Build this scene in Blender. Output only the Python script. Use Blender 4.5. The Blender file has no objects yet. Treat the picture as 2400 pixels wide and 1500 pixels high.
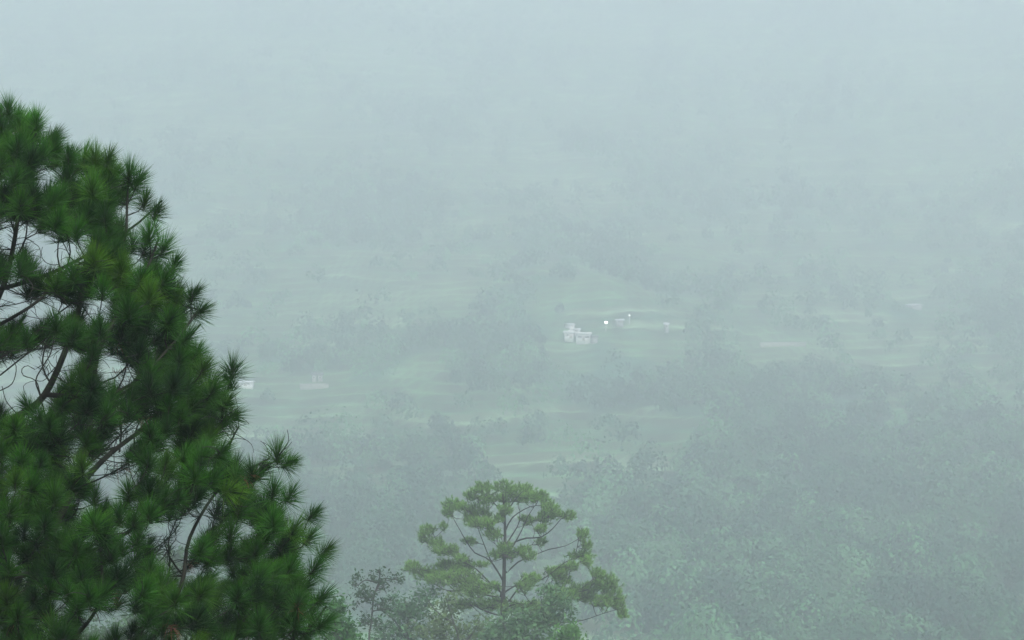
import bpy, math, random
import numpy as np

# ------------------------------------------------------------------ camera, sky, sun, exposure
S = bpy.context.scene
C = S.collection
cam_d = bpy.data.cameras.new("camera")
cam = bpy.data.objects.new("camera", cam_d); C.objects.link(cam)
cam.location = (0, 0, 0); cam.rotation_euler = (math.radians(90), 0, 0)
cam_d.sensor_width = 36; cam_d.lens = 84.7
cam_d.clip_start = 0.1; cam_d.clip_end = 30000
S.camera = cam

SUN_EL, SUN_AZ = 42.0, 160.0        # degrees, azimuth clockwise from +Y (view direction)
w = bpy.data.worlds.new("World"); S.world = w; w.use_nodes = True
nt = w.node_tree; bg = nt.nodes["Background"]
sky = nt.nodes.new("ShaderNodeTexSky"); sky.sky_type = 'NISHITA'; sky.sun_disc = False
sky.sun_elevation = math.radians(SUN_EL); sky.sun_rotation = math.radians(SUN_AZ)
sky.air_density = 1.0; sky.dust_density = 3.0; sky.ozone_density = 1.0
nt.links.new(sky.outputs[0], bg.inputs[0]); bg.inputs[1].default_value = 0.115
sl = bpy.data.lights.new("sun", 'SUN'); sl.energy = 3.2; sl.angle = math.radians(10); sl.color = (1, .97, .92)
so = bpy.data.objects.new("sun", sl); C.objects.link(so)
so.rotation_euler = (math.radians(90 - SUN_EL), 0, math.radians(180 - SUN_AZ))
S.view_settings.view_transform = 'Standard'; S.view_settings.look = 'None'
S.view_settings.exposure = 1.05; S.view_settings.gamma = 1
S.render.engine = 'CYCLES'
S.cycles.max_bounces = 8; S.cycles.volume_bounces = 3
S.cycles.diffuse_bounces = 3; S.cycles.transmission_bounces = 4
S.cycles.use_denoising = True

HAZE_DENSITY = 0.00195
HAZE_COLOR = (0.909, 0.9515, 0.984)
PXR = 2 * math.tan(math.radians(12)) / 2400      # tangent per photograph pixel

rng = np.random.default_rng(7)
random.seed(7)

# ------------------------------------------------------------------ helpers
def thing(name, label, cat, loc=(0, 0, 0), rz=0, group=None):
    o = bpy.data.objects.new(name, None); C.objects.link(o)
    o.location = loc; o.rotation_euler = (0, 0, rz); o.empty_display_size = .5
    o['label'] = label; o['category'] = cat
    if group: o['group'] = group
    return o

def mesh_obj(name, V, F3=None, F4=None, mat=None, parent=None, smooth=False, col=None):
    V = np.asarray(V, dtype=np.float32).reshape(-1, 3)
    F3 = np.zeros((0, 3), int) if F3 is None else np.asarray(F3, int).reshape(-1, 3)
    F4 = np.zeros((0, 4), int) if F4 is None else np.asarray(F4, int).reshape(-1, 4)
    me = bpy.data.meshes.new(name)
    me.vertices.add(len(V)); me.vertices.foreach_set('co', V.ravel())
    nl = len(F3) * 3 + len(F4) * 4
    me.loops.add(nl)
    me.loops.foreach_set('vertex_index', np.concatenate([F3.ravel(), F4.ravel()]).astype(np.int32))
    me.polygons.add(len(F3) + len(F4))
    ls = np.concatenate([np.arange(len(F3)) * 3, len(F3) * 3 + np.arange(len(F4)) * 4]).astype(np.int32)
    me.polygons.foreach_set('loop_start', ls)
    if smooth: me.polygons.foreach_set('use_smooth', np.ones(len(ls), bool))
    me.update(calc_edges=True)
    if col is not None:
        a = me.attributes.new('tint', 'FLOAT_COLOR', 'POINT')
        c = np.ones((len(V), 4), np.float32); c[:, :3] = col
        a.data.foreach_set('color', c.ravel())
    if mat: me.materials.append(mat)
    o = bpy.data.objects.new(name, me); C.objects.link(o)
    if parent: o.parent = parent
    return o

def material(name, color, rough=.8, attr=False, noise=None, translucent=0, spec=.3, emit=None):
    m = bpy.data.materials.new(name); m.use_nodes = True
    n = m.node_tree; b = n.nodes["Principled BSDF"]; out = n.nodes["Material Output"]
    b.inputs['Roughness'].default_value = rough
    b.inputs['Specular IOR Level'].default_value = spec
    src = None
    if attr:
        a = n.nodes.new('ShaderNodeAttribute'); a.attribute_name = 'tint'; src = a.outputs['Color']
    else:
        r = n.nodes.new('ShaderNodeRGB'); r.outputs[0].default_value = (*color, 1); src = r.outputs[0]
    if noise:
        sc, amt = noise
        tx = n.nodes.new('ShaderNodeTexNoise'); tx.inputs['Scale'].default_value = sc; tx.inputs['Detail'].default_value = 5
        tc = n.nodes.new('ShaderNodeTexCoord'); n.links.new(tc.outputs['Object'], tx.inputs['Vector'])
        mr = n.nodes.new('ShaderNodeMapRange'); n.links.new(tx.outputs[0], mr.inputs[0])
        mr.inputs[1].default_value = .3; mr.inputs[2].default_value = .7
        mr.inputs[3].default_value = 1 - amt; mr.inputs[4].default_value = 1 + amt
        mx = n.nodes.new('ShaderNodeVectorMath'); mx.operation = 'SCALE'
        n.links.new(src, mx.inputs[0]); n.links.new(mr.outputs[0], mx.inputs['Scale']); src = mx.outputs[0]
    n.links.new(src, b.inputs['Base Color'])
    if emit:
        b.inputs['Emission Color'].default_value = (*emit[0], 1); b.inputs['Emission Strength'].default_value = emit[1]
    if translucent:
        t = n.nodes.new('ShaderNodeBsdfTranslucent'); n.links.new(src, t.inputs[0])
        ms = n.nodes.new('ShaderNodeMixShader'); ms.inputs[0].default_value = translucent
        n.links.new(b.outputs[0], ms.inputs[1]); n.links.new(t.outputs[0], ms.inputs[2])
        n.links.new(ms.outputs[0], out.inputs[0])
    return m

M_needle = material('pine_needles', (0, 0, 0), .6, attr=True, translucent=.18, spec=.15)
M_leaf = material('leaves', (0, 0, 0), .6, attr=True, translucent=.3, spec=.15)
M_bark = material('pine_bark', (.024, .026, .021), .9, noise=(9, .45))
M_bark2 = material('grey_bark', (.055, .06, .05), .9, noise=(3, .35))
M_dead = material('dead_wood', (.10, .085, .07), .9, noise=(9, .3))
M_dry = material('dry_needles', (.16, .06, .035), .8)
M_white = material('white_plaster', (.86, .86, .85), .8, noise=(1.2, .05))
M_cream = material('cream_plaster', (.62, .60, .50), .8, noise=(1.2, .1))
M_grey = material('grey_plaster', (.42, .42, .42), .8, noise=(1.2, .12))
M_roof = material('sheet_roof', (.68, .70, .72), .5, noise=(2, .12))
M_slate = material('slate_roof', (.16, .17, .18), .7, noise=(2, .2))
M_glass = material('window_glass', (.04, .05, .06), .15, spec=.5)
M_wood = material('door_wood', (.38, .34, .29), .7)
M_stone = material('field_stone', (.34, .35, .31), .9, noise=(1.5, .25))
M_metal = material('pole_metal', (.45, .46, .47), .4)
M_lamp = material('lit_lamp', (.9, .9, .85), .4, emit=((1, 1, .95), 3.5))

def P(px, py, D, off=0.0):
    """point seen at a photograph pixel, at distance D (used to measure things)"""
    d = D + off
    return np.array([(px - 1200) * PXR * d, d, (750 - py) * PXR * d])

# ------------------------------------------------------------------ terrain
prof_y = np.array([-900, -300, -20, 0, 15, 60, 130, 240, 310, 380, 480, 600, 700, 800, 900, 1000, 1200, 1400, 1600, 1800, 1950, 2300, 6500.])
prof_z = np.array([190, 70, 2.5, -1.7, -4.8, -16, -30, -46.5, -52, -50.4, -43, -31, -17, 0, 20, 42, 95, 151, 212, 264, 272, 274, 280.])
ty = np.linspace(-900, 6500, 7401)
tz = np.interp(ty, prof_y, prof_z)
k = np.ones(61) / 61
tzs = np.convolve(np.pad(tz, 30, 'edge'), k, 'valid')
wgt = np.clip((ty - 150) / 150, 0, 1)
tz = tz * (1 - wgt) + tzs * wgt

def wav(x, y, seed, scale):
    r = np.random.default_rng(seed); out = 0
    for i in range(7):
        a = r.uniform(0, 2 * np.pi); f = r.uniform(.5, 2.2) / scale
        out = out + np.sin((x * np.cos(a) + y * np.sin(a)) * f * 2 * np.pi + r.uniform(0, 6.28)) / 7 ** .5
    return out

def base_z(x, y):
    far = np.clip((y - 330) / 350, 0, 1)
    z = np.interp(y, ty, tz)
    z = z + far * (5 * wav(x, y * .35, 3, 330) + 2.2 * wav(x, y * .5, 4, 120))
    z = z + far * 0.00001 * x * x
    z = z + np.clip((y - 40) / 200, 0, 1) * .6 * wav(x, y, 5, 45)
    # the knoll that carries the white houses
    z = z + 10 * np.exp(-(((x - 22) / 50) ** 2 + ((y - 775) / 50) ** 2))
    # the ridge falls away towards the right
    z = z - np.clip((y - 1500) / 400, 0, 1) * np.clip((x - 250) / 300, 0, 2.5) ** 1.3 * 90
    return z

def hit(px, py, d0=335, d1=2600):
    """where the line of sight of a photograph pixel meets the hillside"""
    d = np.arange(d0, d1, 1.0)
    x = (px - 1200) * PXR * d; zr = (750 - py) * PXR * d
    below = base_z(x, d) >= zr
    i = int(np.argmax(below)) if below.any() else len(d) - 1
    return np.array([x[i], d[i], base_z(x[i], d[i])])

# ellipses measured on the photograph (centre, half sizes), carried to the hillside as map positions
WOODS = [(1250, 905, 190, 60), (1560, 900, 230, 55), (1850, 930, 200, 45), (2250, 1040, 180, 60), (2330, 880, 120, 60),
         (1010, 1110, 170, 55), (860, 1220, 220, 120), (1470, 1130, 120, 60), (1620, 1200, 200, 70), (1560, 1330, 160, 120),
         (2000, 1180, 300, 60), (2100, 1330, 350, 130), (1850, 1430, 260, 110), (2300, 1250, 180, 170), (1490, 695, 130, 45),
         (1130, 800, 70, 60), (1010, 470, 210, 40), (1250, 560, 120, 30), (760, 560, 160, 35), (1750, 480, 240, 30),
         (2000, 690, 200, 25), (2330, 720, 90, 70), (1500, 1450, 130, 60), (1100, 1400, 330, 120),
         (1900, 560, 200, 25), (1200, 680, 80, 30), (1640, 800, 60, 30), (1700, 1060, 120, 20)]
FIELDS = [(840, 970, 260, 90), (880, 700, 260, 60), (1650, 620, 260, 35), (1840, 810, 100, 25), (1350, 1010, 220, 35),
          (1640, 1020, 180, 30), (2100, 800, 160, 30), (1560, 790, 120, 30), (1620, 1260, 60, 40), (2230, 630, 140, 30),
          (1290, 1060, 110, 45), (1450, 1470, 50, 18), (1170, 960, 90, 30), (1980, 1000, 90, 16), (850, 1130, 120, 16), (1620, 1430, 40, 14), (2050, 1470, 80, 12)]
def patch(px, py, rx, ry):
    a = hit(px, py + ry); b = hit(px, py - ry); c = (a + b) / 2
    return c[0], c[1], rx * PXR * c[1], max(12, abs(b[1] - a[1]) / 2)
WOODP = [patch(*p) for p in WOODS]; FIELDP = [patch(*p) for p in FIELDS]

def wood_mask(x, y):
    v = .60 * wav(x, y * .5, 21, 100) + .60 * wav(x, y * .6, 22, 34) - .30
    for (cx, cy, rx, ry) in WOODP:
        q = ((x - cx) / rx) ** 2 + ((y - cy) / ry) ** 2
        v = v + .95 * np.exp(-q * .9)
    for (cx, cy, rx, ry) in FIELDP:
        q = ((x - cx) / rx) ** 2 + ((y - cy) / ry) ** 2
        v = v - 1.3 * np.exp(-q * .9)
    return v

STEP = 2.1
def terrace(x, y, z):
    """stepped fields: flat tread, short riser, with level lines that wander"""
    ph = z + .9 * wav(x, y, 31, 90)
    q = ph / STEP; f = q - np.floor(q)
    g = np.clip((f - .72) / .28, 0, 1)
    return (np.floor(q) + g) * STEP - (ph - z), np.floor(q), f

ys = np.concatenate([np.arange(-500, 0, 10), np.arange(0, 340, 5.), np.arange(340, 1250, 1.4), np.arange(1250, 2000, 2.8), np.arange(2000, 2600, 20), np.arange(2600, 6400, 100)])
xs = np.concatenate([np.arange(-2600, -560, 40), np.arange(-560, 560, 3.0), np.arange(560, 2601, 40)])
X, Y = np.meshgrid(xs, ys)
Z0 = base_z(X, Y)
WM = wood_mask(X, Y)
Zt, LV, FR = terrace(X, Y, Z0)
tw = np.clip((Y - 345) / 30, 0, 1) * np.clip((.35 - WM) / .3, 0, 1)
Z = Z0 * (1 - tw) + Zt * tw
# colour of what grows: each terrace has its own crop, risers are rough stone and grass
h = np.abs(np.sin(LV * 12.9898 + np.floor((X + 40 * wav(X, Y, 8, 300)) / 55) * 78.233) * 43758.5453); h = h - np.floor(h)
cA = np.array([.045, .145, .065]); cB = np.array([.10, .24, .10]); cC = np.array([.24, .38, .21]); cW = np.array([.045, .14, .08])
crop = cA + (cB - cA) * np.clip(h * 2, 0, 1)[..., None] + (cC - cB) * np.clip(h * 2 - 1, 0, 1)[..., None]
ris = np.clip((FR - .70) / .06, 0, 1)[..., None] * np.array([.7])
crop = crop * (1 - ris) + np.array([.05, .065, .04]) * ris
mot = 1 + .22 * wav(X, Y, 41, 26)[..., None]
wm = np.clip((WM - .05) / .4, 0, 1)[..., None]
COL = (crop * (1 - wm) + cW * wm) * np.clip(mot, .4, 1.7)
near = np.clip((350 - Y) / 40, 0, 1)[..., None]
COL = COL * (1 - near) + np.array([.045, .075, .03]) * near
ny, nx = X.shape
I = np.arange(ny * nx).reshape(ny, nx)
F4 = np.stack([I[:-1, :-1], I[:-1, 1:], I[1:, 1:], I[1:, :-1]], -1).reshape(-1, 4)
M_ground = material('hillside_soil_and_crops', (0, 0, 0), .95, attr=True, noise=(.16, .30), spec=.1)
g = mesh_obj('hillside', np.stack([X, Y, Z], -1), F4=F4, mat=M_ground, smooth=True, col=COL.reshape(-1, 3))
g['kind'] = 'structure'

# ------------------------------------------------------------------ leaf clouds
def frame(n):
    n = n / np.linalg.norm(n, axis=-1, keepdims=True)
    r = rng.normal(size=n.shape); u = np.cross(n, r); u /= np.linalg.norm(u, axis=-1, keepdims=True) + 1e-9
    return n, u, np.cross(n, u)

def leaf_quads(cen, nrm, size):
    """diamond leaves at cen, facing nrm"""
    n, u, v = frame(nrm); s = size[:, None]
    V = np.stack([cen - u * s, cen - v * s * .5 + n * s * .12, cen + u * s, cen + v * s * .5 + n * s * .12], 1)
    F = np.arange(len(cen) * 4).reshape(-1, 4)
    return V.reshape(-1, 3), F

# ------------------------------------------------------------------ distant woodland (one mass of several thousand crowns)
def scatter_wood():
    n = 60000
    y = 345 + (1750 - 345) * rng.random(n) ** 1.0
    x = (rng.random(n) * 2 - 1) * (y * .235 + 30)
    m = wood_mask(x, y)
    dens = np.clip((m + .55) / 1.5, .04, 1)
    keep = rng.random(n) < dens * np.where(y < 600, .50, .36)
    for hx, hy, hw_ in CLEAR:
        keep &= ~((np.abs(x - hx) < hw_) & (y > hy - 60) & (y < hy + 10))
    x, y = x[keep], y[keep]
    return x, y
CLEAR = []
for px_, py_, w_ in ((1358, 795, 75), (1345, 775, 40), (1425, 762, 70), (1452, 757, 30), (1475, 756, 16), (1562, 771, 20), (578, 901, 45), (740, 900, 80), (2143, 722, 30), (1835, 806, 110)):
    c_ = hit(px_, py_); CLEAR.append((c_[0], c_[1], w_ * .5 * PXR * c_[1] + 4))
wx, wy = scatter_wood()
Vs, Cs = [], []
order = np.argsort(wy); wx, wy = wx[order], wy[order]
wz = base_z(wx, wy)
R = rng.uniform(1.5, 4.4, len(wx)) * np.where(rng.random(len(wx)) < .15, 1.35, 1)
H = R * rng.uniform(1.5, 2.9, len(wx))
kind = .5 + .5 * np.clip(.30 * wav(wx, wy, 61, 90) + .60 * wav(wx, wy, 62, 22) + rng.normal(size=len(wx)) * .3, -1, 1)
c0 = np.array([.014, .090, .058]); c1 = np.array([.14, .36, .17])
tc = c0 + (c1 - c0) * kind[:, None] ** 2.2
for lo, hi, k, sz in ((0, 480, 190, .50), (480, 700, 110, .62), (700, 1000, 50, .85), (1000, 1800, 24, 1.2)):
    s = (wy >= lo) & (wy < hi); n = int(s.sum())
    if not n: continue
    d = rng.normal(size=(n, k, 3)); d /= np.linalg.norm(d, axis=-1, keepdims=True)
    d[..., 2] = np.abs(d[..., 2]) * 1.0 - .35
    rad = rng.uniform(.72, 1.08, (n, k, 1)) * (1 + .22 * np.sin(d[..., :1] * 5 + rng.random((n, 1, 1)) * 6) * np.cos(d[..., 1:2] * 6))
    p = d * rad * np.stack([R[s], R[s], H[s] * .62], -1)[:, None, :]
    cen = p + np.stack([wx[s], wy[s], wz[s] + H[s] * .45], -1)[:, None, :]
    nn = d + rng.normal(size=d.shape) * .3 + np.array([0, 0, .15])
    size = rng.uniform(.6, 1.25, (n, k)) * sz
    V, _ = leaf_quads(cen.reshape(-1, 3), nn.reshape(-1, 3), size.ravel())
    cc = tc[s][:, None, :] * rng.uniform(.88, 1.14, (n, k, 1))
    Vs.append(V); Cs.append(np.repeat(cc.reshape(-1, 3), 4, axis=0))
V = np.concatenate(Vs); Cc = np.concatenate(Cs)
wo = mesh_obj('woodland', V, F4=np.arange(len(V)).reshape(-1, 4), mat=M_leaf, col=Cc)
wo['kind'] = 'stuff'; wo['label'] = 'hazy dark green woodland spread over the terraced hillside'; wo['category'] = 'woodland'
print('woodland trees', len(wx), 'quads', len(V) // 4)

# ------------------------------------------------------------------ branching skeleton
class Tree:
    def __init__(self):
        self.p, self.par, self.rmin, self.cls = [], [], [], []; self.nl = 0
    def limb(self, pts, r0, r1, cls=None, step=.12, attach=True):
        if cls is None:
            cls = 0 if self.nl == 0 else 9 + self.nl
            self.nl += 1
        pts = [np.array(q, float) for q in pts]
        # catmull-rom subdivision
        ctrl = [2 * pts[0] - pts[1]] + pts + [2 * pts[-1] - pts[-2]]
        out = []
        for i in range(1, len(ctrl) - 2):
            a, b, c, d = ctrl[i - 1:i + 3]; n = max(2, int(np.linalg.norm(c - b) / step))
            for j in range(n):
                t = j / n
                out.append(.5 * ((2 * b) + (-a + c) * t + (2 * a - 5 * b + 4 * c - d) * t * t + (-a + 3 * b - 3 * c + d) * t ** 3))
        out.append(pts[-1])
        par = -1
        if attach and self.p:
            A = np.array(self.p); par = int(np.argmin(np.linalg.norm(A - out[0], axis=1)))
        n = len(out)
        for i, q in enumerate(out):
            self.p.append(q); self.par.append(par); self.rmin.append(r0 + (r1 - r0) * i / (n - 1)); self.cls.append(cls)
            par = len(self.p) - 1
    def twig(self, tip, direc, up_pen=1.6, seg=.12, rt=.005, out_ref=None, sag=.15):
        A = self.A[:self.n]
        d = tip - A; L = np.linalg.norm(d, axis=1)
        cost = L + up_pen * np.clip(-d[:, 2] + .35 * L, 0, None)
        if self.n > 30: cost = cost + .5 * np.clip(.25 - L, 0, None) * 4
        i = int(np.argmin(cost)); a = self.A[i].copy(); L = float(np.linalg.norm(tip - a))
        if L < seg * .6: return
        n = max(2, int(L / seg))
        m1 = a + (tip - a) * .4 + np.array([0, 0, -sag * L]); m2 = tip - direc * L * .35
        par = i
        for j in range(1, n + 1):
            t = j / n
            q = (1 - t) ** 3 * a + 3 * (1 - t) ** 2 * t * m1 + 3 * (1 - t) * t * t * m2 + t ** 3 * tip
            if j < n: q = q + rng.normal(size=3) * seg * .06
            self.A[self.n] = q; self.par.append(par); self.rmin.append(rt); self.cls.append(1); par = self.n; self.n += 1
    def start(self, cap=200000):
        self.n = len(self.p); self.A = np.zeros((cap, 3)); self.A[:self.n] = self.p
    def solve(self, rt, expo=2.3, kfac=1.0):
        n = self.n; acc = np.zeros(n); r = np.zeros(n)
        kids = np.zeros(n, int)
        for i in range(n - 1, -1, -1):
            r[i] = max(self.rmin[i], rt if kids[i] == 0 else (acc[i] ** (1 / expo)) * kfac)
            p = self.par[i]
            if p >= 0: acc[p] += (min(r[i], .5)) ** expo; kids[p] += 1
        self.r = r; self.kids = kids
    def mesh(self, classes, sides=6):
        V, F = [], []; ring = {}; nv = 0
        ang = np.arange(sides) * 2 * np.pi / sides; cs, sn = np.cos(ang), np.sin(ang)
        def mk(c, t, r):
            nonlocal nv
            t = t / (np.linalg.norm(t) + 1e-9)
            ref = np.array([1., .2, 0]) if abs(t[0]) < .9 else np.array([0, 1., 0])
            u = np.cross(t, ref); u /= np.linalg.norm(u); v = np.cross(t, u)
            V.append(c + r * (cs[:, None] * u + sn[:, None] * v)); nv += sides; return nv - sides
        for i in range(self.n):
            if self.cls[i] not in classes: continue
            p = self.par[i]
            if p < 0: continue
            t = self.A[i] - self.A[p]
            # the ring of the parent is reused along a chain, a new one starts a side branch
            key = (p, round(self.r[i], 5))
            if p in ring and self.cls[p] == self.cls[i] and (self.cls[i] != 1 or self.r[p] < self.r[i] * 1.35): a = ring[p]
            else: a = mk(self.A[p], t, min(self.r[p], self.r[i] * (1.5 if self.cls[i] == 1 else 1.25)))
            b = mk(self.A[i], t, self.r[i]); ring[i] = b
            for k in range(sides):
                k2 = (k + 1) % sides; F.append((a + k, a + k2, b + k2, b + k))
        return (np.concatenate(V), np.array(F)) if V else (np.zeros((0, 3)), np.zeros((0, 4), int))

BASE = {}
def at_parent(V, par):
    b, k = BASE.get(par.name, (par.location, 1.0))
    return (V - np.array(b, dtype=float)) * k

def wood_parts(t, par, mat, s_trunk=8, s_twig=5):
    V, F = t.mesh((0,), s_trunk); mesh_obj('trunk', at_parent(V, par), F4=F, mat=mat, parent=par, smooth=True)
    for c in range(10, 9 + t.nl):
        V, F = t.mesh((c,), 7)
        if len(V): mesh_obj('limb', at_parent(V, par), F4=F, mat=mat, parent=par, smooth=True)
    V, F = t.mesh((1,), s_twig)
    o = mesh_obj('twigs', at_parent(V, par), F4=F, mat=mat, parent=par, smooth=True); o['kind'] = 'stuff'

def needles(tips, dirs, K, length, width, shoot, tint, spread=(.25, 1.35), droop=.12, lensc=None):
    """bottle-brush tufts: K needles per shoot, rooted along its last part"""
    T = len(tips); n, u, v = frame(dirs)
    t = rng.random((T, K)) ** .8                                   # 0 tip .. 1 base of the shoot
    ph = rng.random((T, K)) * 2 * np.pi
    an = spread[0] * rng.random((T, K)) ** .5 + (spread[1] - spread[0]) * t * rng.uniform(.45, 1.0, (T, K))
    side = np.cos(ph)[..., None] * u[:, None] + np.sin(ph)[..., None] * v[:, None]
    d = np.cos(an)[..., None] * n[:, None] + np.sin(an)[..., None] * side
    L = length * rng.uniform(.72, 1.12, (T, K)) * (1 - .15 * t)
    if lensc is not None: L = L * lensc[:, None]
    base = tips[:, None] - n[:, None] * (t * shoot)[..., None]
    g = np.zeros_like(d); g[..., 2] = -droop
    mid = base + d * (L * .5)[..., None] + g * (L * .25)[..., None]
    tip = base + d * L[..., None] + g * (L * 1.0)[..., None]
    r = rng.normal(size=d.shape); w = np.cross(d, r); w /= np.linalg.norm(w, axis=-1, keepdims=True) + 1e-9
    w = w * width / 2
    V = np.stack([base - w * .8, base + w * .8, mid - w, mid + w, tip], 2).reshape(-1, 3)
    b = np.arange(T * K)[:, None] * 5
    F4 = b + np.array([[0, 1, 3, 2]]); F3 = b + np.array([[2, 3, 4]])
    c = (tint[:, None, :] * rng.uniform(.75, 1.25, (T, K, 1))).reshape(-1, 1, 3)
    g5 = np.array([[.75, .62, .6], [.75, .62, .6], [1, 1, 1], [1, 1, 1], [1.7, 1.3, .9]])       # brown sheath, darkened for the shade inside the tuft; middle; yellowish tip
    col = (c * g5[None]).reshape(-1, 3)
    return V, F3, F4, col

# ------------------------------------------------------------------ the big pine in the foreground
DN = 25.0
def N(px, py, off=0.0): return P(px, py, DN, off)
pine = Tree()
pine.limb([N(-230, 2600), N(-190, 1900, .1), N(-170, 1500), N(-120, 1000), N(-70, 600), N(-40, 250)], .17, .02)
pine.limb([N(-160, 1180), N(-40, 1030, -.5), N(60, 965, -.7), N(105, 925, -.7), N(150, 830, -.8), N(187, 715, -.8), N(200, 620, -.7), N(235, 500, -.5), N(232, 395, -.4)], .055, .012)
pine.limb([N(-190, 1800), N(-40, 1620, -.5), N(40, 1450, -1), N(100, 1290, -1.1), N(160, 1170, -1.1), N(203, 1040, -1), N(216, 920, -1), N(240, 800, -.9), N(330, 660, -.7), N(372, 560, -.5)], .07, .012)
pine.limb([N(-90, 850), N(-5, 700, -.5), N(25, 610, -.6), N(50, 470, -.5), N(85, 310, -.3)], .04, .01)
pine.limb([N(165, 1165, -1.1), N(240, 1080, -1), N(330, 1010, -.8), N(450, 935, -.5), N(545, 880, -.3)], .032, .009)
pine.limb([N(-100, 1700, -.4), N(100, 1560, -1.4), N(225, 1430, -1.7), N(238, 1310, -1.7), N(228, 1230, -1.7)], .04, .01)
pine.limb([N(-150, 1780, .2), N(150, 1640, -.9), N(350, 1500, -1.1), N(425, 1370, -1.2), N(445, 1260, -1), N(520, 1140, -.7), N(630, 1075, -.4)], .05, .01)
pine.limb([N(-170, 1850, .3), N(200, 1720, .4), N(500, 1520, .3), N(640, 1370, .1), N(700, 1260, 0)], .05, .01)
pine.limb([N(-190, 1950, .3), N(250, 1830, .6), N(600, 1600, .2), N(720, 1480, 0), N(765, 1420, -.1)], .045, .01)
pine.limb([N(110, 925, -.7), N(210, 930, -.9), N(310, 900, -.9), N(410, 800, -.6), N(465, 725, -.4)], .028, .008)
pine.limb([N(187, 715, -.8), N(250, 640, -.7), N(292, 560, -.6), N(298, 480, -.5), N(303, 410, -.5)], .026, .009)
pine.limb([N(-90, 800), N(0, 760, -1), N(90, 705, -1.2), N(150, 640, -1.2), N(205, 610, -1.2)], .03, .009)
pine.limb([N(-80, 700), N(120, 640, .9), N(300, 540, 1.0), N(380, 470, .8)], .03, .009)
pine.limb([N(-120, 1100), N(150, 1000, 1.2), N(380, 860, 1.2), N(470, 760, .9)], .035, .009)
pine.limb([N(-150, 1400), N(200, 1300, 1.5), N(480, 1120, 1.4), N(560, 1000, .9)], .04, .009)
pine.limb([N(-130, 1300, 0), N(20, 1230, -1.9), N(60, 1130, -2), N(90, 1040, -1.9)], .03, .009)
pine.limb([N(-170, 1500), N(-260, 1200, .4), N(-420, 950, .5), N(-480, 800, .4)], .06, .01)
pine.limb([N(-180, 1800), N(-420, 1600, -.4), N(-640, 1350, -.5), N(-700, 1200, -.4)], .06, .01)
pine.limb([N(-100, 900), N(-200, 700, .4), N(-290, 520, .4)], .04, .01)
for pl in ([(165, 1120), (230, 1070), (300, 1000), (345, 950)], [(213, 1060), (280, 1045), (350, 985), (400, 955)], [(212, 960), (258, 935), (288, 890), (300, 835)], [(218, 900), (270, 885), (320, 830)],
           [(165, 1150), (250, 1115), (330, 1070), (385, 1055)], [(380, 1420), (398, 1330), (395, 1270), (415, 1215)], [(430, 1350), (400, 1310), (385, 1270)], [(210, 1000), (250, 985), (310, 975), (350, 990)],
           [(130, 880), (160, 900), (200, 905)], [(120, 900), (100, 860), (110, 800), (140, 760)], [(280, 1060), (285, 1000), (275, 950)], [(320, 1080), (315, 1020), (335, 975)], [(40, 600), (60, 560), (65, 500)], [(30, 600), (35, 550), (20, 500)], [(150, 660), (135, 600), (140, 550)], [(150, 650), (165, 590), (155, 540)]):
    pine.limb([N(x, y, -.75) for x, y in pl], .011, .006, cls=1, step=.08)
OUT = np.array([(20, 215), (90, 245), (150, 300), (175, 325), (240, 330), (300, 362), (345, 410), (350, 450), (385, 500), (405, 545), (432, 600),
                (455, 660), (492, 715), (490, 770), (500, 830), (575, 870), (575, 930), (578, 985), (545, 1050), (600, 1060), (690, 1060), (690, 1110), (705, 1190),
                (745, 1260), (770, 1330), (790, 1400), (798, 1500), (800, 1800)], float)
def outx(py): return np.interp(py, OUT[:, 1], OUT[:, 0])
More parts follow.
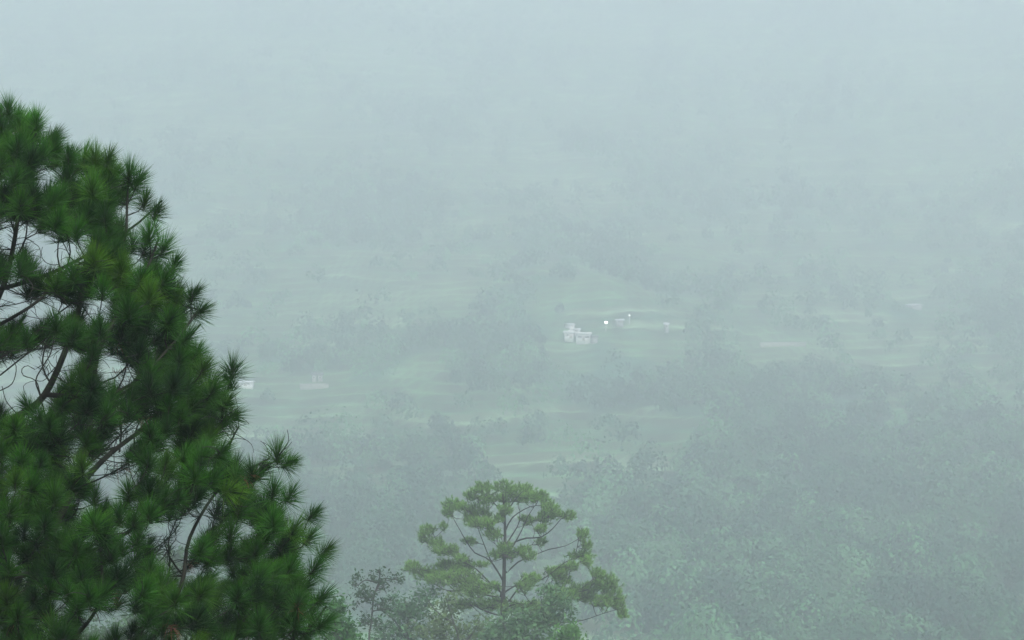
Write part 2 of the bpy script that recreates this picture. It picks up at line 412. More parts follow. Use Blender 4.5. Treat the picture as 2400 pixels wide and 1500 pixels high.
# tufts measured one by one on the photograph: px, py of the shoot tip, direction (dx, dy up), size, brightness
HAND = [(20, 255, 0, 1, 1, 1.1), (85, 285, .1, 1, .95, 1.3), (125, 325, .6, .8, .9, .8), (55, 330, 0, 1, 1.1, 1.1), (100, 360, .2, 1, 1.05, 1.1), (25, 350, -.1, 1, 1, 1), (160, 365, .1, 1, .85, .8),
        (222, 375, 0, 1, 1.05, 1), (255, 370, .4, 1, .9, .9), (303, 410, .1, 1, 1.2, 1.0), (325, 425, .5, .8, 1., .9), (215, 440, 0, 1, 1.1, 1.1), (340, 470, .2, 1, .8, .7), (368, 495, .5, .9, .9, .6),
        (130, 520, .1, 1, 1.1, .95), (245, 505, 0, 1, 1, .6), (350, 550, 0, 1, 1.15, 1.25), (385, 580, .4, .9, 1.1, 1.1), (220, 610, 0, 1, 1.15, 1.2), (285, 625, .1, 1, 1.05, 1.15), (170, 640, -.1, 1, 1, 1.1),
        (330, 650, .2, 1, 1, 1.1), (385, 655, .4, .9, 1.1, 1.1), (410, 620, .5, .8, .9, .9), (240, 680, 0, 1, 1, 1.), (350, 690, .1, 1, 1.1, 1.), (455, 690, .6, .8, .9, .7), (470, 730, .8, .6, .95, .7), (400, 745, .4, .9, 1, 1),
        (300, 725, 0, 1, 1.1, .8), (440, 790, .6, .8, 1, .9), (460, 830, .5, .8, 1, 1.2), (130, 760, 0, 1, .95, .7), (235, 770, 0, 1, .85, .65), (545, 865, .1, 1, 1.1, .75), (535, 895, -.4, .9, .7, .6),
        (545, 975, .9, .45, 1.05, .65), (530, 945, .6, .8, .95, .7), (190, 885, -.1, 1, .9, .7), (350, 875, .1, 1, 1.05, .9), (400, 900, .2, 1, 1, .7), (150, 945, .3, .9, .6, .6), (450, 950, .4, .9, 1, .75), (95, 985, -.1, 1, 1.1, .8),
        (65, 950, -.3, 1, .8, .7), (490, 1030, .5, .9, 1, .9), (520, 1060, .7, .7, 1, .8), (650, 1065, .1, 1, 1.15, .9), (680, 1085, .8, .6, .85, .7), (590, 1105, -.15, 1, .9, .6), (455, 1110, 0, 1, 1.2, 1.3), (500, 1125, .5, .9, 1.1, 1.3),
        (545, 1150, .9, .3, .9, 1.25), (35, 1110, 0, 1, 1, .95), (300, 1150, 0, 1, .9, .8), (640, 1150, .2, 1, 1.1, 1), (680, 1160, .5, .8, 1, .9), (350, 1200, .1, 1, 1, 1.05), (220, 1225, 0, 1, 1.1, 1.2), (640, 1220, .1, 1, 1.1, 1.15),
        (690, 1240, .5, .8, 1.05, 1.15), (725, 1260, .6, .8, 1, .9), (10, 1200, 0, 1, 1, 1), (540, 1250, .1, 1, 1, .8), (160, 1290, 0, 1, 1, .9), (740, 1330, .6, .8, 1, .9), (680, 1330, .3, .9, 1.05, 1), (600, 1290, .2, 1, .9, .8),
        (115, 1380, 0, 1, 1.1, 1), (180, 1360, .1, 1, .9, .8), (350, 1400, 0, 1, 1.1, .9), (410, 1405, .1, 1, 1.1, .9), (560, 1390, .2, 1, 1, .8), (755, 1400, .6, .7, 1, .8), (700, 1410, .3, 1, 1.1, .9), (760, 1460, .7, .6, 1, .8),
        (460, 1430, .1, 1, 1, .9), (280, 1210, 0, 1, .9, .8), (15, 1400, 0, 1, 1, .8), (478, 862, .5, .9, 1, .9), (500, 915, .6, .8, 1, .8), (515, 1000, .7, .7, 1, .8), (440, 905, .2, 1, 1, .8), (420, 840, .1, 1, 1, .7), (300, 965, 0, 1, .8, .6), (352, 1015, 0, 1, .9, .7), (735, 1205, .7, .7, .9, .8), (765, 1290, .7, .7, .95, .8), (560, 1195, .2, 1, 1, .9), (60, 870 - 250, 0, 1, .8, .6), (85, 1130, .1, 1, .9, .8)]
GAPS = [(55, 890, 72, 66), (20, 700, 30, 50), (35, 545, 40, 38), (135, 590, 55, 35), (318, 500, 22, 42), (300, 1005, 32, 22), (272, 862, 38, 30), (402, 1270, 36, 52), (555, 1235, 30, 26), (245, 1445, 55, 22),
        (112, 845, 42, 38), (265, 1110, 30, 60), (95, 720, 60, 30), (585, 1020, 30, 22), (330, 605, 14, 14), (110, 400, 16, 22), (460, 1215, 30, 26), (230, 715, 30, 22)]
def in_gap(px, py, grow=0):
    for gx, gy, rx, ry in GAPS:
        if rx <= 0: continue
        if ((px - gx) / (rx + grow)) ** 2 + ((py - gy) / (ry + grow)) ** 2 < 1: return True
    return False
tips, dirs, tsz, tbr = [], [], [], []
pine.start()
CX = -90
def rad(py): return max(60, outx(py) - CX)
for (px, py, dx, dz, s, b) in HAND:
    R = rad(py); q = max(0, 1 - ((px - CX) / R) ** 2) ** .5 * R * PXR * DN
    off = -q * random.uniform(.55, .85)
    tips.append(N(px, py, 0) + np.array([0, off, 0])); tips[-1] = P(px, py, DN + off)
    d = np.array([dx, -.35 - .3 * random.random(), dz]); dirs.append(d / np.linalg.norm(d)); tsz.append(s); tbr.append(b)
cnt = 0; tries = 0
pts = [tuple(t) for t in tips]
while cnt < 2300 and tries < 160000:
    tries += 1
    py = random.uniform(250, 1720); R = rad(py)
    th = random.uniform(-math.pi, math.pi); rr = R * random.choice([random.uniform(.84, .98), random.uniform(.84, .98), random.uniform(.4, .97)]) - 38
    if rr < 10: continue
    px = CX + rr * math.cos(th); off = rr * math.sin(th) * PXR * DN * .9
    if px < -330 and random.random() < .5: continue
    if py > 1560 and random.random() < .5: continue
    if px > -40 and in_gap(px, py - 8, 26 if off < 0 else 14): continue
    if px > outx(py) - 36 or px > outx(py - 40) - 26: continue
    q = P(px, py, DN + off)
    A = np.array(pts)
    if np.min(np.linalg.norm(A - q, axis=1)) < .165: continue
    pts.append(tuple(q)); tips.append(q)
    o = np.array([math.cos(th), math.sin(th)]); k = random.uniform(.1, .75)
    d = np.array([o[0] * k, o[1] * k, 1.0]) + np.array([random.gauss(0, .15) for _ in range(3)])
    dirs.append(d / np.linalg.norm(d)); tsz.append(random.uniform(.75, 1.1))
    tbr.append(random.uniform(.15, 1.1)); cnt += 1
tips = np.array(tips); dirs = np.array(dirs); tsz = np.array(tsz); tbr = np.array(tbr)
axis = np.array([CX * 1.0, 0])
trunkx = (CX - 1200) * PXR * DN
od = np.hypot(tips[:, 0] - trunkx, tips[:, 1] - DN)
for i in np.argsort(od):
    pine.twig(tips[i] - dirs[i] * .02, dirs[i], up_pen=1.2, seg=.09, rt=.0055)
pine.solve(.0055, expo=2.45, kfac=.8)
big = thing('pine_tree', 'large dark green long-needled pine filling the left foreground', 'pine tree', tuple(P(-230, 2558, 15.0)))
BASE[big.name] = (N(-230, 2558), 0.6)     # modelled around its foot, then brought to its true size
wood_parts(pine, big, M_bark)
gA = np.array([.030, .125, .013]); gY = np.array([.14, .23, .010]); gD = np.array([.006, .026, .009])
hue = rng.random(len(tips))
tint = gD + (gA * 1.2 - gD) * (np.clip(tbr, 0, 1.3)[:, None] / 1.1) ** 1.3  # tuft brightness, lit tops and dark hollows included, goes into the tint
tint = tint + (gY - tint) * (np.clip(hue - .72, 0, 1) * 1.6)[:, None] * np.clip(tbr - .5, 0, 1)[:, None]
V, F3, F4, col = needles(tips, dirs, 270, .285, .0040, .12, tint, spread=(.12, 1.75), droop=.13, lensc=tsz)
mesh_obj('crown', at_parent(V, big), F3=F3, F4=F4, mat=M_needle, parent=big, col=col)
# older sparse needles along the twigs, and dry rust-brown ones
idx = [i for i in range(pine.n) if pine.cls[i] == 1 and pine.r[i] < .011 and pine.par[i] >= 0]
sel = rng.choice(idx, min(len(idx), 2600), replace=False)
tp = pine.A[sel]; td = tp - pine.A[[pine.par[i] for i in sel]]
tdn = np.random.default_rng(1).normal(size=td.shape) * .35 + td / (np.linalg.norm(td, axis=1, keepdims=True) + 1e-9)
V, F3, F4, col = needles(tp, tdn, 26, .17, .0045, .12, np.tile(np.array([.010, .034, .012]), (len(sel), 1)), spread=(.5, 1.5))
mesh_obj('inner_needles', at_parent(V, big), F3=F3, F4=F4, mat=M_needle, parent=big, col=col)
sel = rng.choice(idx, 75, replace=False); tp = pine.A[sel]; td = tp - pine.A[[pine.par[i] for i in sel]]
V, F3, F4, col = needles(tp, td + np.array([0, 0, -.05]), 30, .15, .0045, .1, np.ones((75, 3)) * .1, spread=(.6, 2.2), droop=.5)
mesh_obj('dry_needles', at_parent(V, big), F3=F3, F4=F4, mat=M_dry, parent=big)
# bare curling twigs hanging in the gaps on the left
curl = Tree()
def cv(pts, r=.007, off=-1.0):
    curl.limb([N(x, y, off) for x, y in pts], r, r * .6, cls=1, step=.04, attach=False)
cv([(95, 925), (84, 892), (55, 880), (52, 864), (66, 857), (82, 866), (96, 857), (110, 862), (114, 880), (100, 893), (84, 892)], .006)
cv([(115, 1010), (95, 930), (84, 892), (100, 860), (118, 830), (125, 800), (135, 740)], .009)
cv([(0, 916), (28, 900), (38, 870), (35, 850), (20, 835), (0, 825)], .006)
cv([(40, 970), (15, 940), (5, 905)], .006)
cv([(60, 925), (55, 905), (70, 895), (90, 892)], .004)
cv([(0, 840), (60, 800), (130, 740), (200, 690)], .012, -.9)
cv([(0, 880), (50, 840), (110, 790), (150, 700)], .009, -.8)
cv([(155, 920), (152, 955), (170, 975), (178, 1000)], .006)
cv([(100, 800), (120, 818), (150, 812), (170, 790)], .006)
cv([(130, 860), (110, 880), (100, 860), (112, 850), (120, 870)], .005)
cv([(330, 1040), (280, 1070), (240, 1060)], .006); cv([(300, 1000), (270, 1040), (268, 1100)], .006)
cv([(400, 1280), (375, 1315), (365, 1300), (390, 1270), (405, 1275)], .006)
cv([(200, 1410), (250, 1418), (290, 1412), (320, 1400)], .006); cv([(210, 1420), (260, 1424), (310, 1405)], .006)
PXN = pine.A[:pine.n, 0] / pine.A[:pine.n, 1] / PXR + 1200; PYN = 750 - pine.A[:pine.n, 2] / pine.A[:pine.n, 1] / PXR
for _ in range(520):
    gx, gy, rx, ry = random.choice([q for q in GAPS if q[2] > 26])
    near_i = np.nonzero(((PXN - gx) / (rx + 55)) ** 2 + ((PYN - gy) / (ry + 55)) ** 2 < 1)[0]
    if not len(near_i): continue
    i = int(random.choice(list(near_i))); dd = pine.A[i, 1]; x, y = PXN[i], PYN[i]
    a = random.uniform(-2.0, 2.0); c = random.uniform(-.55, .55); pl = [(x, y)]
    for s_ in range(random.randint(3, 6)):
        x += math.sin(a) * 12; y -= math.cos(a) * 12; a += c + random.gauss(0, .15); pl.append((x, y))
    dz = random.uniform(-.12, .12)
    curl.limb([P(px_, py_, dd + dz * k_) for k_, (px_, py_) in enumerate(pl)], .0045, .0025, cls=1, step=.04, attach=False)
curl.start(20000 if len(curl.p) < 20000 else len(curl.p) + 1); curl.r = np.array(curl.rmin)
V, F = curl.mesh((1,), 5)
o = mesh_obj('dead_twigs', at_parent(V, big), F4=F, mat=M_bark, parent=big, smooth=True); o['kind'] = 'stuff'

# ------------------------------------------------------------------ the tall umbrella-crowned pine lower down the slope
DM = 130.0
def Z4(x, y, off=0.0): return P(780 + x / 3.158, 1080 + y / 3.158, DM, off)
mid = Tree()
mid.limb([Z4(1235, 2700), Z4(1240, 1900), Z4(1250, 1326), Z4(1255, 1150), Z4(1266, 900), Z4(1270, 720), Z4(1275, 560), Z4(1272, 400), Z4(1262, 300), Z4(1258, 230)], .30, .03, step=.5)
ML = [([(1255, 880), (1190, 770), (1130, 715), (1050, 680), (985, 590), (940, 510), (900, 440), (870, 370)], -.8), ([(1240, 850), (1170, 740), (1120, 620), (1075, 500), (1060, 420)], 1.2),
      ([(1245, 975), (1150, 890), (1060, 800), (950, 740), (850, 680), (770, 620), (690, 530)], .6), ([(1240, 1010), (1120, 990), (1000, 960), (850, 960), (720, 890), (600, 800)], -1.2),
      ([(1288, 830), (1370, 750), (1500, 695), (1600, 655), (1720, 630), (1850, 560)], .8), ([(1280, 715), (1340, 620), (1395, 520), (1450, 400), (1520, 300)], -1.),
      ([(1282, 620), (1340, 530), (1380, 450), (1385, 330)], 1.3), ([(1350, 600), (1430, 572), (1540, 565), (1630, 500), (1690, 430), (1760, 400)], -.9),
      ([(1290, 960), (1380, 905), (1450, 850), (1490, 830)], -.5), ([(1310, 1030), (1400, 920), (1540, 880), (1620, 830), (1720, 750), (1860, 700)], -1.1),
      ([(1275, 420), (1210, 330), (1120, 240)], .6), ([(1275, 400), (1340, 300), (1400, 230)], -.6), ([(1262, 1100), (1500, 1090), (1700, 1000), (1900, 950), (2050, 900)], .9),
      ([(1255, 1230), (1500, 1230), (1690, 1200), (1850, 1180), (2000, 1130), (2140, 1090)], -1.3), ([(1250, 1150), (1100, 1100), (960, 1000), (830, 900)], 1.6),
      ([(1255, 1100), (1350, 1060), (1480, 1060)], -2), ([(1276, 560), (1200, 520), (1130, 470)], -1.2), ([(1276, 520), (1330, 420), (1460, 340), (1600, 330)], 1.1),
      ([(1250, 1200), (1400, 1150), (1600, 1100)], -2.2), ([(1255, 1250), (1150, 1180), (1080, 1120)], -1.5)]
for pl, o in ML:
    n = len(pl) - 1
    mid.limb([Z4(x, y, o * (i / n) * 1.5) for i, (x, y) in enumerate(pl)], .048, .012, step=.35)
CL = [(1260, 190, 80, 45), (1110, 200, 65, 50), (1400, 220, 90, 55), (1540, 262, 60, 48), (1020, 250, 45, 45), (1600, 345, 50, 60), (1300, 275, 100, 45), (1130, 280, 60, 45), (1470, 270, 60, 50),
      (880, 320, 60, 45), (850, 380, 40, 35), (955, 335, 45, 35), (1060, 400, 100, 75), (1100, 460, 110, 45), (1180, 540, 55, 50), (1270, 360, 60, 40), (1560, 420, 55, 50), (1640, 380, 45, 50), (1540, 500, 45, 35),
      (1440, 430, 50, 35), (1740, 395, 50, 38), (1850, 540, 42, 45), (1880, 630, 38, 45), (1830, 700, 85, 40), (1885, 740, 40, 45), (1780, 765, 40, 28), (1540, 600, 38, 34), (1440, 680, 62, 52), (1390, 650, 40, 25),
      (1270, 640, 55, 45), (1200, 690, 45, 35), (700, 510, 58, 40), (822, 485, 26, 32), (668, 565, 34, 40), (760, 600, 55, 45), (800, 655, 60, 40), (875, 660, 55, 50), (590, 780, 62, 46), (690, 830, 80, 50),
      (840, 780, 95, 50), (960, 775, 80, 55), (800, 870, 110, 55), (960, 870, 120, 75), (1060, 950, 110, 70), (950, 715, 45, 26), (1650, 820, 70, 45), (1740, 790, 55, 38), (1700, 875, 60, 45), (1480, 870, 65, 45),
      (1420, 925, 60, 45), (1200, 925, 38, 38), (1960, 830, 52, 42), (2020, 880, 72, 50), (2075, 950, 60, 70), (2115, 1050, 50, 62), (2150, 1130, 35, 40), (1930, 930, 75, 50), (1820, 960, 75, 50), (1700, 990, 95, 55),
      (1880, 1010, 80, 45), (2000, 1040, 75, 55), (1610, 950, 60, 40), (1640, 1050, 95, 50), (1180, 1060, 130, 55), (1340, 1090, 95, 50), (1500, 1080, 110, 55), (1450, 1180, 110, 50), (1600, 1170, 90, 45),
      (1300, 1250, 110, 60), (1100, 760, 60, 18), (1010, 590, 50, 30), (960, 1060, 70, 40), (1300, 690, 60, 45), (1230, 420, 40, 30)]
mt, md, mb = [], [], []
cxm = 1265
for (x, y, rx, ry) in CL:
    half = np.interp(y, [190, 400, 700, 900, 1300], [350, 520, 700, 880, 880])
    dep = max(0, 1 - ((x - cxm) / half) ** 2) ** .5 * half / 3.158 * PXR * DM * .8
    co = random.choice([-1, 1]) * dep * random.uniform(.1, .6)
    n = int(rx * ry / 34) + 8
    for _ in range(n):
        a = random.uniform(0, 2 * math.pi); rr = random.random() ** .5 * random.choice([1, 1, 1.2, 1.5])
        ux, uy = math.cos(a) * rr, math.sin(a) * rr
        if uy > .55 and random.random() < .55: continue
        p = Z4(x + ux * rx * .92, y + uy * ry * .85, co + random.gauss(0, .45))
        mt.append(p); d = np.array([ux * .7, random.gauss(0, .4), 1.0 - .5 * uy]); md.append(d / np.linalg.norm(d)); mb.append(random.uniform(.7, 1.25))
mt = np.array(mt); md = np.array(md); mb = np.array(mb)
mid.start()
tr = Z4(1265, 700)
for i in np.argsort(np.hypot(mt[:, 0] - tr[0], mt[:, 2] * .6 - tr[2] * .6)):
    mid.twig(mt[i], md[i], up_pen=1.0, seg=.3, rt=.012)
mid.solve(.009, expo=2.5, kfac=.8)
mp = thing('pine_tree', 'hazy umbrella-crowned pine with bare straight trunk, lower centre', 'pine tree', tuple(Z4(1235, 2700)))
wood_parts(mid, mp, M_bark, 8, 4)
tint = np.array([.125, .29, .06]) * mb[:, None]
V, F3, F4, col = needles(mt, md, 26, .20, .015, .16, tint, spread=(.3, 1.5))
mesh_obj('crown', at_parent(V, mp), F3=F3, F4=F4, mat=M_needle, parent=mp, col=col)
dn = Tree(); dn.limb([Z4(1235, 708, -.6), Z4(1265, 700, -.75), Z4(1300, 712, -.75), Z4(1325, 716, -.6)], .05, .03, step=.2); dn.start(500); dn.r = np.array(dn.rmin)
V, F = dn.mesh((0,), 6); mesh_obj('dead_stub', at_parent(V, mp), F4=F, mat=M_dead, parent=mp, smooth=True)

# ------------------------------------------------------------------ broadleaf trees around it
def broadleaf(name, label, cat, D, trunk, limbs, clusters, tintc, leaf=.10, per=16, r0=.09, group=None, spread=.32, ground=None):
    """trunk / limbs: photograph-measured polylines; clusters: (px, py, rx, ry, n)"""
    t = Tree(); t.limb([P(x, y, D) for x, y in trunk], r0, .025, step=.3)
    for pl in limbs:
        o = random.uniform(-1, 1); n = len(pl) - 1
        t.limb([P(x, y, D, o * i / n) for i, (x, y) in enumerate(pl)], r0 * .4, .012, step=.25)
    tp = []
    for (x, y, rx, ry, n) in clusters:
        co = random.uniform(-1, 1) * max(rx, ry) * PXR * D * .7
        for _ in range(n):
            a = random.uniform(0, 6.28); rr = random.random() ** .6
            tp.append(P(x + math.cos(a) * rr * rx, y + math.sin(a) * rr * ry, D, co * .5 + random.gauss(0, 1) * min(rx, ry) * PXR * D * .5))
    tp = np.array(tp); t.start(60000)
    c = tp.mean(0)
    for i in np.argsort(np.linalg.norm(tp - c, axis=1)):
        t.twig(tp[i], np.array([0, 0, 1.]), up_pen=.5, seg=.25, rt=.008, sag=.05)
    t.solve(.008, 2.2, .8)
    root = thing(name, label, cat, tuple(t.A[0]), group=group)
    wood_parts(t, root, M_bark2, 8, 4)
    n = len(tp); cen = (tp[:, None] + rng.normal(size=(n, per, 3)) * spread).reshape(-1, 3)
    nn = rng.normal(size=cen.shape) * .7 + np.array([0, -.1, .8])
    V, F = leaf_quads(cen, nn, leaf * rng.uniform(.6, 1.3, len(cen)))
    cc = np.array(tintc) * rng.uniform(.7, 1.35, (len(cen), 1)) * np.repeat(rng.uniform(.8, 1.2, n), per)[:, None]
    mesh_obj('crown', at_parent(V, root), F4=F, mat=M_leaf, parent=root, col=np.repeat(cc, 4, axis=0))
    return root

def q(x, y): return 800 + x / 7.5, 1300 + y / 7.5      # third enlargement of the photograph
broadleaf('slender_tree', 'slender dark broadleaf sapling with few leaves, left of the umbrella pine', 'tree', 105.0,
          [(864, 2050), (864, 1700), (865, 1500), q(510, 1300), q(545, 1000), q(560, 800), q(610, 630), q(660, 510)],
          [[q(660, 510), q(720, 430), q(830, 415), q(900, 440), q(1000, 430), q(1090, 480)], [q(650, 480), q(540, 465), q(420, 445), q(340, 500), q(270, 545), q(190, 510)],
           [q(570, 985), q(700, 965), q(850, 940)], [q(640, 600), q(740, 600), q(795, 680)], [q(560, 760), q(500, 700), q(430, 650)], [q(520, 1250), q(420, 1180), q(330, 1160)], [q(520, 1200), q(640, 1100), q(680, 1150)], [q(660, 500), q(680, 330), q(640, 280)]],
          [(*q(300, 380), 9, 6, 9), (*q(560, 400), 8, 7, 9), (*q(660, 290), 6, 5, 6), (*q(1000, 390), 8, 8, 9), (*q(1080, 480), 5, 3, 3), (*q(750, 480), 14, 7, 12), (*q(870, 410), 6, 5, 4), (*q(210, 510), 6, 4, 4),
           (*q(300, 660), 9, 10, 10), (*q(440, 720), 10, 14, 20), (*q(390, 530), 4, 5, 4), (*q(740, 560), 7, 8, 6), (*q(700, 860), 12, 9, 16), (*q(880, 750), 5, 11, 8), (*q(840, 970), 16, 9, 12), (*q(450, 1130), 14, 12, 14),
           (*q(660, 1180), 9, 14, 11), (*q(260, 880), 5, 12, 5), (*q(540, 680), 6, 6, 6), (*q(350, 1190), 10, 7, 8), (*q(880, 300), 3, 2, 1)],
          (.045, .10, .045), leaf=.085, per=6, r0=.10, spread=.12)
broadleaf('bright_tree', 'bright green leafy tree peeping out beside the lower edge of the big pine', 'tree', 75.0,
          [(790, 2100), (792, 1700), (800, 1550), (802, 1480)], [[(800, 1520), (825, 1470)], [(800, 1520), (780, 1440)]],
          [(806, 1475, 18, 18, 26), (788, 1430, 18, 26, 22), (826, 1492, 14, 10, 9), (800, 1520, 40, 26, 45), (765, 1460, 30, 36, 30)],
          (.06, .17, .05), leaf=.085, per=16, r0=.12, spread=.16)
broadleaf('leafy_tree', 'grey-green loose leafy tree between the sapling and the umbrella pine', 'tree', 128.0,
          [(955, 2000), (952, 1700), (955, 1520), (956, 1450), (948, 1400)], [[(955, 1500), (925, 1455), (895, 1430)], [(955, 1490), (985, 1440), (1000, 1410)], [(955, 1480), (960, 1420)]],
          [(940, 1440, 35, 22, 60), (980, 1420, 35, 25, 60), (905, 1485, 30, 20, 50), (960, 1480, 45, 22, 60), (1000, 1390, 24, 16, 24), (925, 1410, 12, 10, 10), (960, 1530, 60, 30, 60)],
          (.08, .18, .08), leaf=.13, per=7, r0=.13, spread=.25)
broadleaf('leafy_tree', 'brownish green leafy tree below the left boughs of the umbrella pine', 'tree', 124.0,
          [(1085, 2050), (1082, 1700), (1078, 1520), (1060, 1450), (1045, 1400)], [[(1078, 1520), (1110, 1480), (1125, 1450)], [(1060, 1460), (1020, 1430), (1000, 1400)], [(1078, 1530), (1040, 1500), (1010, 1480)]],
          [(1040, 1450, 35, 28, 50), (1010, 1480, 38, 22, 50), (1080, 1490, 40, 22, 55), (1060, 1410, 30, 20, 28), (1120, 1470, 28, 22, 30), (1050, 1540, 80, 30, 80)],
          (.10, .17, .06), leaf=.13, per=7, r0=.16, spread=.25)
broadleaf('leafy_tree', 'dark dense leafy tree in front of the umbrella pine trunk base', 'tree', 120.0,
          [(1260, 2100), (1258, 1700), (1255, 1560), (1250, 1480)], [[(1256, 1550), (1200, 1490), (1170, 1450)], [(1256, 1550), (1300, 1480), (1330, 1430)], [(1255, 1500), (1270, 1420)]],
          [(1270, 1450, 60, 22, 65), (1200, 1460, 50, 22, 55), (1320, 1430, 28, 32, 36), (1240, 1490, 90, 20, 100), (1160, 1490, 50, 20, 60), (1290, 1400, 30, 22, 30), (1240, 1550, 110, 40, 120)],
          (.085, .19, .075), leaf=.13, per=8, r0=.2, spread=.24)
broadleaf('shrub', 'small bright leafy shrub top at the right foot of the umbrella pine', 'shrub', 112.0,
          [(1335, 2100), (1335, 1700), (1333, 1520)], [[(1333, 1530), (1345, 1490)]],
          [(1336, 1485, 17, 17, 40), (1320, 1510, 30, 20, 40), (1350, 1530, 30, 20, 40)], (.08, .22, .04), leaf=.11, per=14, r0=.1, spread=.18)
# seen through the gaps of the big pine
broadleaf('bright_tree', 'light green tree glimpsed through the lower middle gap of the big pine', 'tree', 150.0,
          [(405, 2000), (405, 1700), (403, 1500), (402, 1350)], [[(403, 1420), (430, 1350)], [(403, 1420), (375, 1350)]],
          [(403, 1330, 28, 34, 70), (400, 1390, 55, 40, 110), (380, 1460, 80, 40, 120)], (.06, .13, .05), leaf=.2, per=14, r0=.2, spread=.32)
broadleaf('bright_tree', 'yellow-green leafy tree glimpsed through the big pine at the left border', 'tree', 90.0,
          [(0, 2000), (5, 1700), (8, 1500), (10, 1400)], [[(8, 1450), (40, 1380)]],
          [(8, 1345, 26, 26, 50), (30, 1400, 40, 40, 70), (-40, 1380, 40, 60, 70)], (.10, .17, .03), leaf=.11, per=14, r0=.14, spread=.22)
broadleaf('bright_tree', 'pale green bush glimpsed through the big pine near the bottom border', 'tree', 110.0,
          [(260, 2050), (258, 1700), (255, 1560)], [[(256, 1600), (290, 1500)]],
          [(250, 1495, 60, 22, 80), (300, 1530, 60, 30, 70), (200, 1530, 60, 30, 70)], (.07, .15, .06), leaf=.13, per=14, r0=.14, spread=.25)

# ------------------------------------------------------------------ houses and lamps on the far hillside
def box(x0, x1, y0, y1, z0, z1):
    V = [(x, y, z) for z in (z0, z1) for y in (y0, y1) for x in (x0, x1)]
    F = [(0, 2, 3, 1), (4, 5, 7, 6), (0, 1, 5, 4), (2, 6, 7, 3), (0, 4, 6, 2), (1, 3, 7, 5)]
    return V, F
def part(name, boxes, mat, par):
    V, F = [], []
    for b in boxes:
        v, f = box(*b); F += [tuple(i + len(V) for i in q) for q in f]; V += v
    return mesh_obj(name, V, F4=F, mat=mat, parent=par)

def house(px, py, wpx, hpx, label, wall=M_white, roofm=M_slate, style='gable', nwin=3, rz=0., depth=6., group='white houses on the far hillside'):
    """py: the ground line of the house"""
    c = hit(px, py); W = wpx * PXR * c[1]; Hh = hpx * PXR * c[1]
    r = thing('house', label, 'house', (c[0], c[1], c[2] - .3), rz, group)
    hw = W / 2; hd = depth / 2
    wh = Hh * (.78 if style == 'gable' else .94)
    part('wall', [(-hw, hw, -hd, hd, -1.2, wh)], wall, r)
    e = .35
    if style == 'flat':
        rf = part('roof', [(-hw - e, hw + e, -hd - e, hd + e, wh, wh + .25)], roofm, r)
        part('parapet', [(-hw - e, hw + e, -hd - e, -hd - e + .2, wh + .25, wh + .7)], wall, rf)
        part('parapet', [(-hw - e, hw + e, hd + e - .2, hd + e, wh + .25, wh + .7)], wall, rf)
    else:
        a = hw + e; b = hd + e; t = wh + Hh * .3
        V = [(-a, -b, wh), (a, -b, wh), (a, b, wh), (-a, b, wh), (-a, 0, t), (a, 0, t),
             (-a, -b, wh + .18), (a, -b, wh + .18), (a, b, wh + .18), (-a, b, wh + .18), (-a, 0, t + .18), (a, 0, t + .18)]
        F4 = [(6, 7, 11, 10), (8, 9, 10, 11), (0, 4, 5, 1), (3, 2, 5, 4), (0, 1, 7, 6), (2, 3, 9, 8), (0, 6, 10, 4), (3, 4, 10, 9), (1, 5, 11, 7), (2, 8, 11, 5)]
        mesh_obj('roof', V, F4=F4, mat=roofm, parent=r)
        for sx in (-hw, hw):
            mesh_obj('gable', [(sx, -hd, wh), (sx, hd, wh), (sx, 0, t - .1)], F3=[(0, 2, 1)] if sx < 0 else [(0, 1, 2)], mat=wall, parent=r)
    for i in range(nwin):
        x = -hw + W * (i + 1) / (nwin + 1)
        if nwin > 1 and i == nwin // 2:
            part('door', [(x - .4, x + .4, -hd - .05, -hd + .02, 0, min(1.9, wh * .7))], M_wood, r); continue
        wd = part('window', [(x - .42, x + .42, -hd - .06, -hd + .02, wh * .44, wh * .76)], M_white, r)
        part('pane', [(x - .26, x + .26, -hd - .09, -hd - .055, wh * .48, wh * .72)], M_glass, wd)
    return r
house(1333, 793, 21, 13, 'small white block house at the left end of the bright house row', roofm=M_roof, style='flat', nwin=2)
house(1367, 797, 33, 15, 'wide white house, longest of the bright house row at centre', roofm=M_roof, style='flat', nwin=5)
house(1393, 796, 14, 10, 'dim grey shed at the right end of the bright house row', wall=M_grey, roofm=M_slate, nwin=1)
house(1335, 768, 12, 9, 'small white house above the left end of the house row', roofm=M_roof, nwin=1, rz=.35, depth=4)
house(1353, 778, 11, 8, 'tiny white hut just behind the middle of the house row', roofm=M_roof, nwin=1, depth=4)
house(1452, 757, 16, 8, 'low grey house with pale roof between the two hillside lamps', wall=M_grey, roofm=M_roof, nwin=2)
house(1562, 771, 8, 13, 'narrow pale house standing alone right of the lamps', wall=M_grey, roofm=M_roof, nwin=1, depth=3)
house(578, 901, 30, 9, 'white low house half hidden behind the big pine tufts', roofm=M_roof, nwin=3)
house(2143, 722, 22, 10, 'lone faint house with slanting pale roof at far right', wall=M_grey, roofm=M_roof, nwin=2, rz=-.6)
house(737, 890, 9, 16, 'faint pale tower-like house above the long pale wall, left of its twin', wall=M_grey, roofm=M_slate, nwin=1, depth=3)
house(751, 890, 8, 16, 'faint pale tower-like house above the long pale wall, right of its twin', wall=M_grey, roofm=M_slate, nwin=1, depth=3)
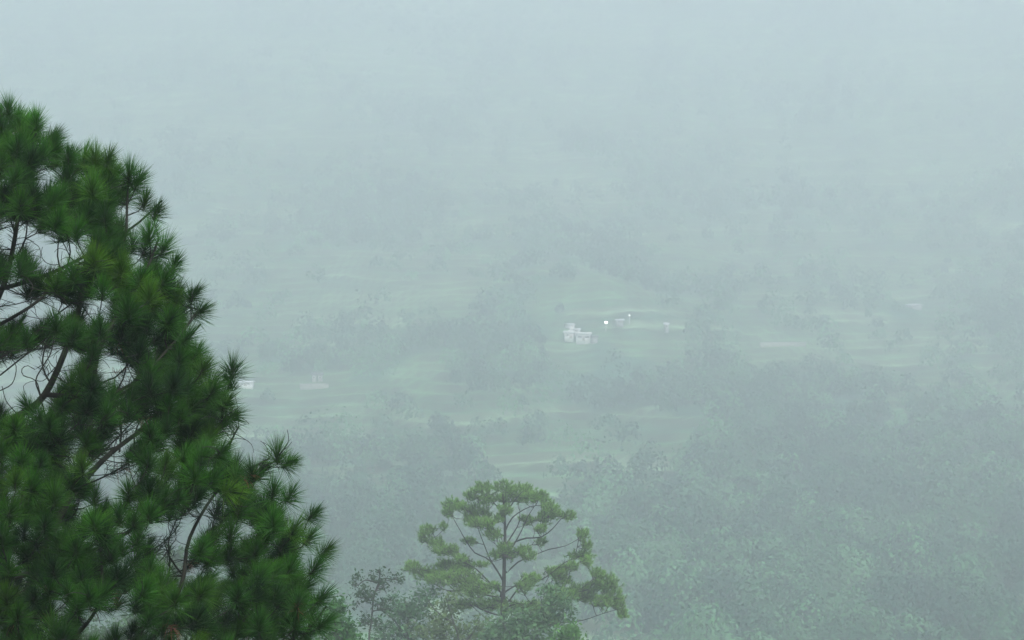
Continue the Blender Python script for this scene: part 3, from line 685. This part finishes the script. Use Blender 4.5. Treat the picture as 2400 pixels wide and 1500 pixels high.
def wall(px0, px1, py, hpx, label, mat):
    a = hit(px0, py); b = hit(px1, py); c = (a + b) / 2; L = np.linalg.norm(b[:2] - a[:2]); hh = hpx * PXR * c[1]
    r = thing('retaining_wall', label, 'wall', tuple(c), math.atan2(b[1] - a[1], b[0] - a[0]))
    part('stonework', [(-L / 2, L / 2, -.3, .3, -1.5, hh)], mat, r)
    part('coping', [(-L / 2 - .1, L / 2 + .1, -.4, .4, hh, hh + .15)], M_grey, r)
wall(703, 770, 905, 3, 'long thin pale retaining wall below the two faint pale houses', M_stone)
wall(1782, 1888, 806, 3, 'pale stone retaining wall edging a terrace on the right hillside', M_stone)
def lamp(px, py, s, label):
    c = hit(px, py + 18); hgt = (py + 18 - py) * PXR * c[1]
    r = thing('street_lamp', label, 'street lamp', tuple(c), 0, 'lit lamps on the far hillside')
    mesh = Tree(); mesh.limb([np.array([0, 0, -.5]), np.array([0, 0, hgt])], .12, .08, step=1); mesh.start(50); mesh.r = np.array(mesh.rmin)
    V, F = mesh.mesh((0,), 8); mesh_obj('pole', V, F4=F, mat=M_metal, parent=r, smooth=True)
    part('lamp_arm', [(-.06, .06, -.9, 0, hgt - .05, hgt + .07)], M_metal, r)
    # rounded lamp head
    V, F4, F3 = [], [], []; n, m = 10, 6
    for j in range(m + 1):
        ph = math.pi * (j / m * .98 + .01)
        for i in range(n): V.append((s * math.sin(ph) * math.cos(i * 2 * math.pi / n), -.9 + s * math.sin(ph) * math.sin(i * 2 * math.pi / n), hgt - .1 + s * .7 * math.cos(ph)))
    for j in range(m):
        for i in range(n): F4.append((j * n + i, (j + 1) * n + i, (j + 1) * n + (i + 1) % n, j * n + (i + 1) % n))
    mesh_obj('lamp_head', V, F4=F4, mat=M_lamp, parent=r, smooth=True)
lamp(1420, 757, .55, 'brightest lit white lamp on the hillside, right of the white house row')
lamp(1475, 740, .24, 'small faint lit lamp highest above the hillside houses')

# ------------------------------------------------------------------ haze
HV = bpy.data.materials.new('haze'); HV.use_nodes = True
n = HV.node_tree; n.nodes.remove(n.nodes["Principled BSDF"])
pv = n.nodes.new('ShaderNodeVolumePrincipled'); n.links.new(pv.outputs[0], n.nodes["Material Output"].inputs['Volume'])
pv.inputs['Color'].default_value = (*HAZE_COLOR, 1); pv.inputs['Density'].default_value = HAZE_DENSITY; pv.inputs['Anisotropy'].default_value = .4
zmax = float(Z.max()) + 12; zmin = float(min(Z.min(), tz.min())) - 1.0
V, F = box(-2700, 2700, -520, 6450, zmin, zmax)
hz = mesh_obj('haze', V, F4=F, mat=HV); hz['kind'] = 'stuff'; hz['label'] = 'pale blue-green mist filling the whole valley'; hz['category'] = 'haze'
print('house dist', CLEAR[0], 'haze box', zmin, zmax, 'tufts', len(tips), 'mid tufts', len(mt))
